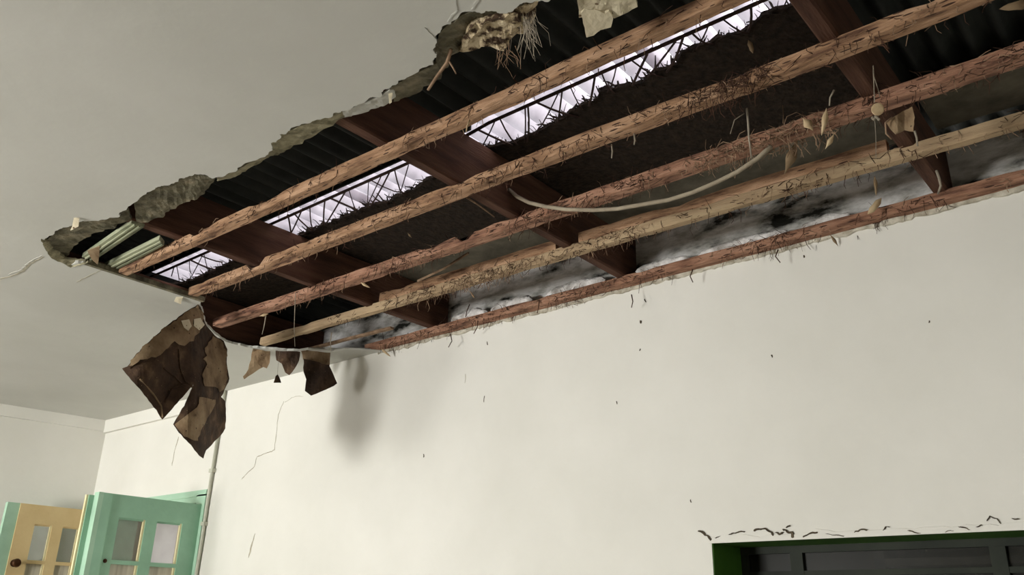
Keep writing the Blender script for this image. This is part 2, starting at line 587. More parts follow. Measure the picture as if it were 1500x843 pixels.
def crack(pts, w, material, parent, name='crack', axis=(0, -1, 0), lift=0.0012):
    """thin ragged strip lying on a surface"""
    pts = [Vector(p) for p in pts]
    out = []
    for i in range(len(pts) - 1):
        for k in range(5):
            t = k / 5
            out.append(pts[i].lerp(pts[i + 1], t))
    out.append(pts[-1])
    ax = Vector(axis)
    for i in range(1, len(out) - 1):
        out[i] = out[i] + Vector((fn(out[i], 60, 1), fn(out[i], 60, 2), fn(out[i], 60, 3))) * 0.006
        out[i] -= ax * ((out[i] - pts[0]).dot(ax))
    vs_, fs = [], []
    for i, p in enumerate(out):
        d = (out[min(i + 1, len(out) - 1)] - out[max(i - 1, 0)]).normalized()
        s = d.cross(ax)
        ww = w * (0.35 + 0.9 * abs(fn(p, 25, 7))) * (0.2 if i in (0, len(out) - 1) else 1)
        for q in (p + s * ww, p - s * ww):
            vs_ += [q + ax * lift, q - ax * 0.002]
    for i in range(len(out) - 1):
        a = i * 4
        fs += [(a, a + 2, a + 6, a + 4), (a, a + 4, a + 5, a + 1), (a + 2, a + 3, a + 7, a + 6)]
    b_ = MB()
    b_.add(vs_, fs)
    return b_.build(name, material, parent)


WY = lambda x, y: P(x, y, 1, 0.0)
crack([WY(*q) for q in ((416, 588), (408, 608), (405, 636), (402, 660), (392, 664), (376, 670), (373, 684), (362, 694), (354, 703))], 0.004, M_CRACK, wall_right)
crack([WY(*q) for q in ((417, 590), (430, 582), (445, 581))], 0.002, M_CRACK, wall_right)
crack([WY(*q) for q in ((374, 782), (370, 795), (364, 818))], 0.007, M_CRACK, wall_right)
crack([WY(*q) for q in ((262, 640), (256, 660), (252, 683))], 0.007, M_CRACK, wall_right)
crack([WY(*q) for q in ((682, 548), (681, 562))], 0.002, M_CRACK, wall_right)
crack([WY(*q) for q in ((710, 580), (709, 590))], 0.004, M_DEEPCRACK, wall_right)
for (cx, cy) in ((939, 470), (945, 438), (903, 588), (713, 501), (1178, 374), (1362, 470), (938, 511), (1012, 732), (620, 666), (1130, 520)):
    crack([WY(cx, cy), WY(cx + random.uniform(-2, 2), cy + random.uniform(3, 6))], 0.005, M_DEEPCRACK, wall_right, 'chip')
CZ = lambda x, y: PZ(x, y, H)
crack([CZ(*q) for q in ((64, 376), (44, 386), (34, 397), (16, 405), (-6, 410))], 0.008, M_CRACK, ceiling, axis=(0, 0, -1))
crack([CZ(*q) for q in ((62, 374), (42, 384), (32, 395), (12, 403))], 0.0045, M_CEIL, ceiling, 'flaked_paint', axis=(0, 0, -1), lift=0.0015)
crack([CZ(*q) for q in ((640, 58), (630, 50), (622, 40))], 0.003, M_CEIL, ceiling, 'flaked_paint', axis=(0, 0, -1), lift=0.0015)
crack([CZ(*q) for q in ((655, 32), (670, 15), (668, 4), (662, -8))], 0.0045, M_CEIL, ceiling, 'flaked_paint', axis=(0, 0, -1), lift=0.0015)
crack([CZ(*q) for q in ((690, 14), (698, 6), (700, -6))], 0.0045, M_CEIL, ceiling, 'flaked_paint', axis=(0, 0, -1), lift=0.0015)
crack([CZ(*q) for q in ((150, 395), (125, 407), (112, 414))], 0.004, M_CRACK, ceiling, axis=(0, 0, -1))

# cornice strips
tr = MB()
tr.hexa([(0.0, 0, H - 0.1), (0.02, -0.028, H - 0.1), (1.5, -0.028, H - 0.1), (1.5, 0, H - 0.1)],
        [(0.0, 0, H), (0.02, -0.034, H), (1.5, -0.034, H), (1.5, 0, H)])
struct(tr.build('trim_1', M_WALL), 'cream cornice strip along the top of the cream wall')
tr = MB()
ya = Y0
tr.hexa([(0, 0, H - 0.085), (0.028, 0, H - 0.085), (SK * ya + 0.028, ya, H - 0.085), (SK * ya, ya, H - 0.085)],
        [(0, 0, H), (0.034, 0, H), (SK * ya + 0.034, ya, H), (SK * ya, ya, H)])
struct(tr.build('trim_2', M_WALL), 'grey cream cornice strip along the top of the end wall')

# ------------------------------------------------------------------ roof over the cavity
PITCH = 0.088


def corr(x0, x1, y0, y1, z, material, name, parent, amp=0.021, ny=1):
    n = max(8, int((x1 - x0) / PITCH * 10))
    vs_, fs = [], []
    for i in range(n + 1):
        x = x0 + (x1 - x0) * i / n
        zz = z + amp * math.sin(2 * math.pi * x / PITCH)
        for j in range(ny + 1):
            vs_.append((x, y0 + (y1 - y0) * j / ny, zz))
    w = ny + 1
    for i in range(n):
        for j in range(ny):
            a = i * w + j
            fs.append((a, a + 1, a + w + 1, a + w))
    b_ = MB()
    b_.add(vs_, fs)
    return b_.build(name, material, parent, True)


roof = struct(empty('roof', (4.0, -1.0, 3.4)), 'dark corrugated roof over the ceiling cavity with a translucent strip')
ZR = 3.335
SX0, SX1, SY0, SY1 = 2.45, 6.30, -1.078, -0.55
for k, (xa, xb) in enumerate(((-1.3, 0.6), (0.55, 2.5))):
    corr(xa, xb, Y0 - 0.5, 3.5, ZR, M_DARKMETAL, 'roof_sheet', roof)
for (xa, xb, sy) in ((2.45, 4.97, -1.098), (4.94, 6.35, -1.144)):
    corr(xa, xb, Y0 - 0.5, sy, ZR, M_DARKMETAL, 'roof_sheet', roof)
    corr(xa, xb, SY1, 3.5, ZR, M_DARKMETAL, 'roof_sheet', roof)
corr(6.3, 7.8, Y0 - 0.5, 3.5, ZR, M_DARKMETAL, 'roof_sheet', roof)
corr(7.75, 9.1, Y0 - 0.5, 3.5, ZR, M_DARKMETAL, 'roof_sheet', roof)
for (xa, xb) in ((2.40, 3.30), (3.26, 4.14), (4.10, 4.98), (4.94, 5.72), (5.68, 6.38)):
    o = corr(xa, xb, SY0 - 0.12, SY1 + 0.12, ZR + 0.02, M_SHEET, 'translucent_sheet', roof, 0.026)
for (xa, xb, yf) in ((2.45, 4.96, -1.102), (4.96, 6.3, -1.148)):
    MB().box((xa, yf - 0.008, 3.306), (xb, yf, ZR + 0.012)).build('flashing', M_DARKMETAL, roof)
# roof edges closed so that no daylight enters sideways
cl = MB()
cl.box((-1.3, Y0 - 0.5, H + 0.04), (9.1, Y0 - 0.3, ZR + 0.03))
cl.box((-1.3, Y0 - 0.4, H + 0.04), (-1.1, 3.5, ZR + 0.03))
cl.box((8.9, Y0 - 0.4, H + 0.04), (9.1, 3.5, ZR + 0.03))
cl.box((-1.3, 3.4, H + 0.04), (9.1, 3.5, ZR + 0.03))
cl.build('fascia', M_DARKMETAL, roof)

# ------------------------------------------------------------------ joists
JB = H + 0.037


def beam(pts, w, h, z0, material, name, step=0.08, jit=0.002, notches=(), seed=0.0, parent=None, chip=0.0):
    """timber following plan points (x, y); bottom at z0; ragged edges; notches = [(x0, x1, depth)] cut from the top"""
    L = [Vector((p[0], p[1], 0)) for p in pts]
    st = []
    for a, b in zip(L, L[1:]):
        n = max(1, int((b - a).length / step))
        for k in range(n):
            st.append(a.lerp(b, k / n))
    st.append(L[-1])
    vs_, fs = [], []
    c = min(0.006, w * 0.15)
    for i, p in enumerate(st):
        d = (st[min(i + 1, len(st) - 1)] - st[max(i - 1, 0)]).normalized()
        s = Vector((d.y, -d.x, 0))     # to one side
        hh = h
        for (na, nb, nd) in notches:
            t = p.x if abs(d.x) > abs(d.y) else p.y
            if na <= t <= nb:
                hh = h - nd
        prof = [(-w / 2 + c, 0), (w / 2 - c, 0), (w / 2, c), (w / 2, hh), (-w / 2, hh), (-w / 2, c)]
        for k, (u, z) in enumerate(prof):
            e = Vector((fn((p.x, p.y, k), 9, seed), fn((p.x, p.y, k), 9, seed + 3), fn((p.x, p.y, k), 9, seed + 6))) * jit
            ch = max(0, fn((p.x * 3, p.y * 3, k * 5), 2.2, seed + 11) - 0.25) * chip
            q = p + s * (u * (1 - (ch / max(w, 1e-6)) * 1.2)) + Vector((0, 0, z0 + z + (ch if z < hh / 2 else -ch))) + e
            vs_.append(q)
    for i in range(len(st) - 1):
        for k in range(6):
            a, b = i * 6 + k, i * 6 + (k + 1) % 6
            fs.append((a, b, b + 6, a + 6))
    fs.append((5, 4, 3, 2, 1, 0))
    e = (len(st) - 1) * 6
    fs.append(tuple(e + k for k in range(6)))
    b_ = MB()
    b_.add(vs_, fs)
    return b_.build(name, material, parent, origin=st[len(st) // 2] + Vector((0, 0, z0)))


JG = 'roof joists crossing above the battens'
jl = [((2.60, -3.2), (2.64, 0.04), 'dark brown joist above the straight cut end of the hole'),
      ((3.66, -3.2), (3.74, 0.04), 'dark brown joist between the smallest and the middle bright roof gap'),
      ((4.96, -3.2), (4.96, 0.04), 'dark brown joist between the middle and the longest bright roof gap'),
      ((6.34, -3.2), (6.33, 0.04), 'dark brown joist beyond the end of the longest bright roof gap')]
joists = []
for k, (a, b, lab) in enumerate(jl):
    o = beam([a, b], 0.05, 0.215, JB - 0.002, M_JOIST, 'ceiling_joist', 0.12, 0.003, seed=k * 3.1)
    thing(o, lab, 'joist', JG)
    joists.append(o)

# ------------------------------------------------------------------ battens
BG = 'long timber battens left under the joists'
B = []


def batten(pts, w, h, z0, material, label, notches=(), seed=0.0, jit=0.003, chip=0.02):
    o = beam(pts, w, h, z0, material, 'ceiling_batten', 0.035, jit, notches, seed, None, chip)
    thing(o, label, 'batten', BG)
    B.append((o, pts, w, h, z0))
    return o


batten([(3.2, -1.524), (3.6, -1.515), (4.55, -1.507), (5.6, -1.50), (7.5, -1.49)], 0.050, 0.038, H, M_WOOD,
       'brown batten along the side of the hole next to the torn ceiling edge', [(3.78, 3.86, 0.022)], 1.0)
batten([(3.2, -1.168), (3.6, -1.165), (4.6, -1.155), (5.6, -1.147), (6.2, -1.125), (6.9, -1.13), (7.5, -1.15)], 0.058, 0.04, H, M_WOOD,
       'brown batten running just below the bright roof gaps', [(3.70, 3.80, 0.03)], 2.0)
batten([(2.88, -0.83), (3.4, -0.82), (4.5, -0.805), (5.6, -0.80), (7.5, -0.79)], 0.064, 0.04, H, M_WOOD_RED,
       'reddish batten behind the sagging cable', [(4.66, 4.74, 0.03)], 3.0)
batten([(2.8, -0.483), (3.4, -0.48), (4.5, -0.465), (5.6, -0.45), (6.6, -0.43), (7.5, -0.42)], 0.044, 0.042, H, M_WOOD_TAN,
       'tan batten one gap away from the wall plate', [], 4.0)
# deeper board on top of the fourth batten
for (xa, xb, lab, sd) in ((3.80, 4.90, 'red brown packing board on the tan batten between the cable start and the far joist', 8.2),
                         (5.02, 6.27, 'red brown packing board on the tan batten behind the sagging cable', 9.4)):
    q = [(x, -0.468 + 0.0175 * (x - 4.5) - 0.006) for x in (xa, (xa + xb) / 2, xb)]
    o = beam(q, 0.03, 0.046, H + 0.04, M_WOOD, 'packing_board', 0.05, 0.004, seed=sd, chip=0.03)
    thing(o, lab, 'board', 'packing boards on the tan batten')
wp = beam([(3.2, -0.035), (4.5, -0.032), (7.5, -0.028)], 0.062, 0.036, H + 0.002, M_WOOD_RED, 'wall_plate', 0.035, 0.003, (), 5.0, None, 0.015)
thing(wp, 'reddish timber plate along the top of the cream wall', 'wall plate')
B.append((wp, [(3.2, -0.035), (7.5, -0.028)], 0.062, 0.036, H))
o = beam([(2.75, -0.25), (3.6, -0.22)], 0.03, 0.012, H + 0.012, M_TWIG2, 'loose_lath', 0.05, 0.003, seed=3.3)
thing(o, 'thin grey brown loose lath between the last batten and the wall plate', 'lath')

# ragged dusty plaster lip where the ceiling met the wall
lip = MB()
nl = 260
vs_, fs = [], []
for i in range(nl + 1):
    x = 3.25 + 4.2 * i / nl
    d = 0.012 + 0.010 * fn((x, 0, 0), 18, 2) + 0.008 * fn((x, 0, 0), 60, 4)
    y = -0.006 - 0.006 * abs(fn((x, 1, 0), 30, 6))
    vs_ += [(x, 0.004, H + 0.006), (x, y, H + 0.006), (x, y, H - d), (x, 0.004, H - d - 0.004)]
for i in range(nl):
    for k in range(4):
        a, b = i * 4 + k, i * 4 + (k + 1) % 4
        fs.append((a, b, b + 4, a + 4))
fs += [(0, 1, 2, 3), (nl * 4 + 3, nl * 4 + 2, nl * 4 + 1, nl * 4)]
lip.add(vs_, fs)
lip.build('plaster_lip', M_LIP, wall_right)['label'] = 'ragged dusty plaster line under the wall plate'

# pieces of white insulation on the wall plate
rnd = random.Random(11)
for k, (xa, xb) in enumerate(((3.86, 4.12), (4.14, 4.42), (4.50, 4.86), (5.02, 5.30), (5.34, 5.75), (5.8, 6.0))):
    b_ = MB()
    n = 18
    vs_, fs = [], []
    for i in range(n + 1):
        x = xa + (xb - xa) * i / n
        t = math.sin(math.pi * i / n) ** 0.4
        r = (0.036 if k < 3 else 0.024) * (t * 0.95 + 0.05) * (1 + 0.35 * fn((x, k, 0), 16))
        for j in range(8):
            a = 2 * math.pi * j / 8
            rr = r * (1 + 0.3 * fn((x * 20, j, k), 1.1))
            vs_.append((x, -0.03 + 0.9 * rr * math.cos(a), H + 0.034 + 0.022 + rr * math.sin(a)))
    for i in range(n):
        for j in range(8):
            a, b2 = i * 8 + j, i * 8 + (j + 1) % 8
            fs.append((a, b2, b2 + 8, a + 8))
    fs += [tuple(range(8)), tuple(n * 8 + j for j in range(8))]
    b_.add(vs_, fs)
    o = b_.build('insulation_roll', M_WOOL, None, True, origin=((xa + xb) / 2, 0, H + 0.036))
    thing(o, 'small tuft of dirty white insulation lying along the wall plate', 'insulation', 'insulation tufts on the wall plate')

# pale green boards near the sharp corner of the hole
for k, (qs, lab) in enumerate(((((120, 377), (192, 327), (211, 333), (138, 382)), 'pale green weathered board nearest the torn ceiling corner'),
                              (((152, 391), (233, 351), (240, 360), (172, 398)), 'pale green weathered board beside the first brown batten'))):
    b_ = MB()
    lo = [PZ(q[0], q[1], H + 0.022) for q in qs]
    b_.hexa(lo, [p + Vector((0, 0, 0.02)) for p in lo])
    d = (lo[1] - lo[0])
    for t in (0.25, 0.6):       # raised ribs on the underside
        a = lo[0].lerp(lo[3], t)
        b = lo[1].lerp(lo[2], t)
        wv = (lo[3] - lo[0]) * 0.12
        b_.hexa([a + Vector((0, 0, -0.006)), b + Vector((0, 0, -0.006)), b + wv + Vector((0, 0, -0.006)), a + wv + Vector((0, 0, -0.006))],
                [a, b, b + wv, a + wv])
    o = b_.build('weathered_board', M_PALEGREEN, None, origin=(lo[0] + lo[2]) / 2)
    thing(o, lab, 'board', 'pale green boards in the hole corner')

for (xa, xb, lab) in ((3.74, 4.90, 'dusty grey lining board above the tan batten between the two joists nearest the bright gaps'), (4.93, 6.35, 'long dusty grey lining board above the tan batten behind the cable'),
                      (6.37, 7.7, 'dusty grey lining board beyond the last joist')):
    b_ = MB()
    n = 12
    lo = []
    for i in range(n + 1):
        x = xa + (xb - xa) * i / n
        lo += [(x, -0.43 + 0.012 * fn((x, 0, 0), 6, 2), 3.256 + 0.006 * fn((x, 1, 0), 2, 2)), (x, -0.12 + 0.02 * fn((x, 3, 0), 5, 2), 3.252 + 0.006 * fn((x, 2, 0), 2, 2))]
    vs_ = lo + [(p[0], p[1], p[2] + 0.008) for p in lo]
    N0 = len(lo)
    fs = []
    for i in range(n):
        a = 2 * i
        fs += [(a, a + 1, a + 3, a + 2), (N0 + a, N0 + a + 2, N0 + a + 3, N0 + a + 1), (a, a + 2, N0 + a + 2, N0 + a), (a + 1, N0 + a + 1, N0 + a + 3, a + 3)]
    fs += [(0, 1, N0 + 1, N0), (2 * n, N0 + 2 * n, N0 + 2 * n + 1, 2 * n + 1)]
    b_.add(vs_, fs)
    thing(b_.build('lining_board', M_LINING, None, origin=((xa + xb) / 2, -0.3, 3.256)), lab, 'board', 'lining boards lying on the joists')

# ------------------------------------------------------------------ wire netting and litter under the translucent strip
ZN = 3.258
rod = MB().tube([(2.5, -1.125, ZN), (3.6, -1.125, ZN), (4.9, -1.132, ZN), (5.1, -1.155, ZN), (6.3, -1.158, ZN)], 0.0065, 6).build('support_rod', M_WIRE)
thing(rod, 'thin dark rod along the upper edge of the bright roof gaps', 'rod')
NET = [('rusty wire netting across the smallest bright roof gap', 3.1,
        ((299, 375, 276, 411), (304, 375, 307, 399), (260, 391, 262, 410), (279, 383, 280, 399), (281, 382, 309, 393), (256, 393, 252, 402), (297, 376, 318, 382))),
       ('rusty wire netting across the middle bright roof gap', 4.3,
        ((476, 292, 475, 326), (507, 279, 480, 324), (483, 290, 515, 304), (511, 278, 520, 304), (540, 265, 539, 299), (559, 257, 540, 298), (422, 315, 426, 342),
         (443, 306, 424, 345), (454, 302, 458, 333), (571, 252, 545, 298), (543, 264, 585, 280), (578, 249, 590, 282), (430, 312, 455, 334), (600, 243, 586, 284))),
       ('rusty wire netting across the longest bright roof gap', 5.6,
        ((727, 179, 704, 216), (701, 191, 742, 209), (735, 176, 754, 206), (772, 160, 768, 203), (776, 158, 772, 202), (789, 152, 838, 168), (820, 138, 786, 192),
         (826, 136, 818, 172), (838, 130, 850, 154), (874, 115, 864, 148), (884, 110, 896, 130), (927, 90, 962, 108), (1001, 56, 980, 98), (992, 62, 955, 105),
         (1038, 40, 1024, 64), (1060, 29, 1088, 44), (1100, 10, 1096, 38), (905, 101, 892, 128), (950, 80, 930, 118), (1015, 50, 1036, 60)))]
for k, (lab, xc, wires) in enumerate(NET):
    b_ = MB()
    rr = random.Random(20 + k)
    for (ax_, ay_, bx_, by_) in wires:
        a = PZ(ax_, ay_, ZN)
        a.y = min(a.y, -1.118 if k < 2 else -1.15)
        b = PZ(bx_, by_, ZN)
        b += (b - a).normalized() * 0.03
        sag = Vector((rr.uniform(-0.008, 0.008), 0, -rr.uniform(0.0, 0.008)))
        b_.tube([a, a.lerp(b, 0.35) + sag * 0.8, a.lerp(b, 0.7) + sag, b], rr.choice((0.0026, 0.0036, 0.0046)), 4)
    o = b_.build('wire_netting', M_WIRE, None, origin=(xc, -1.0, ZN))
    thing(o, lab, 'netting', 'wire netting below the roof strip')

edge_px = [(236, 420), (270, 413), (300, 402), (345, 380), (372, 366), (435, 345), (470, 330), (500, 318), (530, 305), (560, 296), (590, 283), (610, 275), (625, 262),
           (660, 245), (715, 215), (760, 204), (789, 191), (824, 170), (845, 155), (870, 145), (885, 130), (939, 119), (959, 104), (993, 90),
           (1000, 73), (1038, 58), (1085, 44), (1112, 28), (1124, 14), (1156, 5), (1180, -8)]
edge = [PZ(q[0], q[1], 3.270) for q in edge_px]
nb = 420
b_ = MB()
vs_, fs = [], []
rows = 10


def edge_y(x):
    for a, b in zip(edge, edge[1:]):
        if a.x <= x <= b.x:
            return a.y + (b.y - a.y) * (x - a.x) / max(1e-6, b.x - a.x)
    return edge[0].y if x < edge[0].x else edge[-1].y


for i in range(nb + 1):
    x = 2.5 + 3.83 * i / nb
    ye = edge_y(x) + 0.012 * fn((x, 0, 0), 22, 1) + 0.008 * fn((x, 0, 0), 70, 2)
    for j in range(rows + 1):
        t = j / rows
        y = ye + (-0.46 - ye) * t
        hgt = 0.012 + 0.03 * min(1, t * 5) + 0.012 * fn((x, y, 0), 25, 3)
        vs_ += [(x, y, ZN + 0.004), (x, y, ZN + 0.004 + hgt)]
w = 2 * (rows + 1)
for i in range(nb):
    for j in range(rows):
        a = i * w + 2 * j
        fs.append((a, a + 2, a + w + 2, a + w))
        fs.append((a + 1, a + w + 1, a + w + 3, a + 3))
    a = i * w
    fs.append((a, a + w, a + w + 1, a + 1))
    a = i * w + 2 * rows
    fs.append((a, a + 1, a + w + 1, a + w))
b_.add(vs_, fs)
rr = random.Random(5)
for i in range(520):         # twigs and leaf tips sticking out of the edge
    x = rr.uniform(2.6, 6.28)
    y = edge_y(x)
    p = Vector((x, y + 0.02, ZN + rr.uniform(0.0, 0.03)))
    d = Vector((rr.uniform(-1, 1), rr.uniform(-1.3, -0.1), rr.uniform(-0.3, 0.5))).normalized() * rr.uniform(0.015, 0.06)
    b_.tube([p, p + d * 0.6 + Vector((0, 0, rr.uniform(-0.008, 0.008))), p + d], rr.choice((0.002, 0.003, 0.005)), 3, 0.4)
o = b_.build('roof_litter', M_LITTERBED, None, origin=(4.4, -0.7, ZN))
thing(o, 'black bed of leaves and twigs caught under the bright roof strip', 'leaf litter', kind='stuff')


# ------------------------------------------------------------------ straw and twigs caught on the battens
def litter(par, name, pts, w, h, z0, n, material, seed, label, lmin=0.012, lmax=0.058, x0=3.32, x1=6.8, hang=0.35):
    rr = random.Random(seed)
    b_ = MB()
    segs = list(zip(pts, pts[1:]))
    i = 0
    while i < n:
        x = rr.uniform(x0, x1)
        if fn((x, seed, 0), 3.2, seed) < rr.uniform(-0.35, 0.3):
            continue
        i += 1
        y = pts[0][1]
        for a, b in segs:
            if a[0] <= x <= b[0]:
                y = a[1] + (b[1] - a[1]) * (x - a[0]) / (b[0] - a[0])
        m_ = rr.random()
        if m_ < 0.55:      # on the lit side face
            p = Vector((x, y - w / 2 + 0.001, z0 + rr.uniform(0.1, 1.05) * h))
        elif m_ < 0.85:      # on the underside
            p = Vector((x, y + rr.uniform(-w / 2, w / 2), z0 + 0.001))
        else:
            p = Vector((x, y + w / 2, z0 + 0.3 * h))
        L_ = rr.uniform(lmin, lmax)
        if rr.random() < hang:
            d = Vector((rr.uniform(-0.35, 0.35), rr.uniform(-0.35, 0.2), -1)).normalized()
        else:
            d = Vector((rr.uniform(-1, 1), rr.uniform(-0.5, 0.1), rr.uniform(-0.8, 0.5))).normalized()
        k = Vector((rr.uniform(-1, 1), rr.uniform(-1, 1), rr.uniform(-1, 1))) * L_ * 0.22
        b_.tube([p, p + d * L_ * 0.5 + k, p + d * L_], rr.uniform(0.0008, 0.0021), 3, 0.5)
    o = b_.build(name, material, par)
    o['label'] = label
    o['kind'] = 'stuff'
    return o


names = ['the batten next to the torn edge', 'the batten below the bright gaps', 'the batten behind the cable', 'the tan batten', 'the wall plate']
cnt = [220, 400, 620, 540, 520]
for k, (o_, pts, w, h, z0) in enumerate(B):
    litter(o_, 'twig_litter', pts, w, h, z0, cnt[k], M_TWIG, 40 + k, 'dark twigs and bark scraps stuck to ' + names[k], hang=0.3)
    litter(o_, 'straw_litter', pts, w, h, z0, int(cnt[k] * 0.5), M_TWIG2, 60 + k, 'dry straw scraps stuck to ' + names[k], 0.012, 0.045)
# heaped debris on the reddish batten
litter(B[2][0], 'bark_litter', [(5.6, -0.80), (6.4, -0.795)], 0.07, 0.05, H - 0.01, 260, M_TWIG2, 91, 'heap of bark shreds on the batten under the pale disc', 0.02, 0.07, 5.75, 6.2, 0.3)
litter(B[1][0], 'bark_litter', [(5.6, -1.147), (6.4, -1.125)], 0.06, 0.05, H - 0.01, 200, M_TWIG, 92, 'heap of dark bark shreds at the bend of the batten below the bright gaps', 0.015, 0.06, 5.75, 6.15, 0.5)
litter(B[3][0], 'bark_litter', [(4.0, -0.465), (4.7, -0.465)], 0.06, 0.05, H, 160, M_TWIG2, 93, 'heap of straw on the tan batten beside a joist', 0.02, 0.06, 4.0, 4.7, 0.4)

# roots and fibres hanging from the fibrous plaster
for (cx, cy, n, lab, sd, mt, spread, ln) in ((772, 28, 38, 'bunch of dry roots hanging from the fibrous plaster edge', 3, M_COBWEB, 10, 0.10),
                                           (738, 72, 16, 'small tuft of plaster hair under the broken edge', 4, M_TWIG2, 18, 0.06)):
    b_ = MB()
    rr = random.Random(sd)
    for i in range(n):
        p = PZ(cx + rr.gauss(0, spread * 0.5), cy + rr.gauss(0, 6), H + 0.02)
        L_ = rr.uniform(0.4, 1) * ln
        e = p + Vector((rr.uniform(-0.04, 0.04), rr.uniform(-0.01, 0.05), -L_))
        mid = (p + e) / 2 + Vector((rr.uniform(-0.012, 0.012), rr.uniform(-0.012, 0.012), 0))
        b_.tube([p, mid, e], rr.uniform(0.0006, 0.0012), 3, 0.6)
    o = b_.build('root_tuft', mt, None, origin=PZ(cx, cy, H + 0.02))
    thing(o, lab, 'roots', kind='stuff')

# ------------------------------------------------------------------ traced sheets hanging in space


def sheet(name, poly, depth, material, thick=0.006, parent=None, res=9.0, jag=0.3, label=None, cat=None, group=None, ax=0, off=0.0):
    """fills a photo outline with a grid whose points lie at depth(px, py) on the given axis; real thickness"""
    bm = bmesh.new()
    pts = [Vector((q[0], q[1], 0)) for q in poly]
    fine = []
    for a, b in zip(pts, pts[1:] + pts[:1]):
        n = max(1, int((b - a).length / res))
        for k in range(n):
            p = a.lerp(b, k / n)
            if k:
                p += Vector((fn(p, 0.37, 2), fn(p, 0.37, 5), 0)) * res * jag
            fine.append(p)
    vs0 = [bm.verts.new(p) for p in fine]
    f = bm.faces.new(vs0)
    bmesh.ops.triangulate(bm, faces=[f])
    xs = [p.x for p in fine]
    ys = [p.y for p in fine]
    g = math.floor(min(xs) / res) * res
    while g < max(xs):
        bmesh.ops.bisect_plane(bm, geom=bm.verts[:] + bm.edges[:] + bm.faces[:], plane_co=(g + 0.013, 0, 0), plane_no=(1, 0, 0))
        g += res
    g = math.floor(min(ys) / res) * res
    while g < max(ys):
        bmesh.ops.bisect_plane(bm, geom=bm.verts[:] + bm.edges[:] + bm.faces[:], plane_co=(0, g + 0.017, 0), plane_no=(0, 1, 0))
        g += res
    bmesh.ops.remove_doubles(bm, verts=bm.verts[:], dist=0.05)
    for v in bm.verts:
        p = P(v.co.x, v.co.y, ax, depth(v.co.x, v.co.y) + off)
        v.co = p
    ex = bmesh.ops.extrude_face_region(bm, geom=bm.faces[:])
    for e in ex['geom']:
        if isinstance(e, bmesh.types.BMVert):
            d = (e.co - CAM).normalized()
            if ax == 0:
                e.co += Vector((-1, 0.35, 0.1)).normalized() * thick
            elif ax == 1:
                e.co += Vector((-0.3, 1, 0.1)).normalized() * thick
            else:
                e.co += Vector((0, 0, thick))
    bmesh.ops.recalc_face_normals(bm, faces=bm.faces)
    c = Vector((0, 0, 0))
    for v in bm.verts:
        c += v.co
    c /= len(bm.verts)
    if parent is None:
        bmesh.ops.translate(bm, verts=bm.verts, vec=-c)
    me = bpy.data.meshes.new(name)
    bm.to_mesh(me)
    bm.free()
    me.materials.append(material)
    o = bpy.data.objects.new(name, me)
    COL.objects.link(o)
    if parent is None:
        o.location = c
    else:
        o.parent = parent
        o.matrix_parent_inverse = Matrix.Translation(-parent.location)
    if label:
        if cat:
            thing(o, label, cat, group)
        else:
            o['label'] = label
    return o


def flap_depth(px, py):
    t = min(1, max(0, (px - 275) / 60.0))
    t = t * t * (3 - 2 * t)
    d = 3.10 - 0.27 * t
    top = PZ(px, py, H).x
    u = min(1, max(0, (py - 448) / 90.0))
    fold = 0.03 * math.sin((px + py * 0.5) * 0.055) + 0.02 * fn((px * 0.02, py * 0.02, 0), 1.3, 4)
    d = d + 0.05 * u + fold * u
    return max(d, top + 0.004)


flap = empty('hanging_ceiling_flap', PZ(300, 470))
thing(flap, 'large torn sheet of dark brown backed ceiling board hanging in two points', 'ceiling flap')
sheet('board', [(290, 446), (270, 458), (245, 477), (222, 497), (200, 518), (187, 537), (179, 540), (185, 548), (205, 570), (222, 592), (238, 615), (252, 600),
                (268, 582), (284, 563), (272, 590), (254, 622), (262, 634), (280, 652), (292, 668), (298, 672), (302, 660), (322, 640), (330, 628), (331, 600),
                (330, 588), (324, 582), (332, 565), (336, 555), (332, 530), (333, 512), (328, 500), (315, 492), (303, 478), (297, 462), (294, 450)],
      flap_depth, M_BROWN, 0.007, flap, 5)
sheet('torn_paper', [(290, 447), (270, 459), (245, 478), (222, 498), (200, 519), (189, 536), (205, 527), (228, 524), (243, 512), (256, 500), (262, 505), (272, 506),
                     (284, 500), (292, 488), (298, 476), (296, 456)], flap_depth, M_TAN, 0.003, flap, 5, 1.1, 'tan layer along the curled upper edge', off=0.012)
sheet('torn_paper', [(312, 492), (327, 502), (332, 514), (331, 530), (334, 555), (330, 566), (322, 575), (314, 560), (300, 566), (296, 550), (302, 530), (300, 510)],
      flap_depth, M_TAN, 0.003, flap, 5, 1.1, off=0.012)
sheet('torn_paper', [(292, 582), (316, 586), (312, 600), (300, 622), (290, 646), (270, 640), (256, 622), (270, 622), (284, 632), (290, 610)],
      flap_depth, M_TAN, 0.003, flap, 5, 1.1, off=0.012)
sheet('plaster_crumb', [(266, 470), (277, 468), (281, 478), (276, 485), (270, 480)], flap_depth, M_CHUNK, 0.012, flap, 4, off=0.02)
sheet('plaster_crumb', [(284, 468), (294, 466), (300, 476), (292, 484), (284, 478)], flap_depth, M_CHUNK, 0.012, flap, 4, off=0.02)
# creases as ridges on the dark sheet
for qs in (((262, 512), (264, 540), (272, 560), (282, 566)), ((240, 540), (256, 552), (266, 562)), ((205, 556), (225, 578), (236, 595), (238, 612)),
           ((242, 590), (252, 570), (268, 564), (284, 568)), ((190, 540), (200, 532), (216, 528))):
    b_ = MB()
    b_.tube([P(q[0], q[1], 0, flap_depth(*q) + 0.004) for q in qs], 0.004, 4)
    b_.build('crease', M_BROWN if qs[0][0] != 205 else M_TAN, flap)


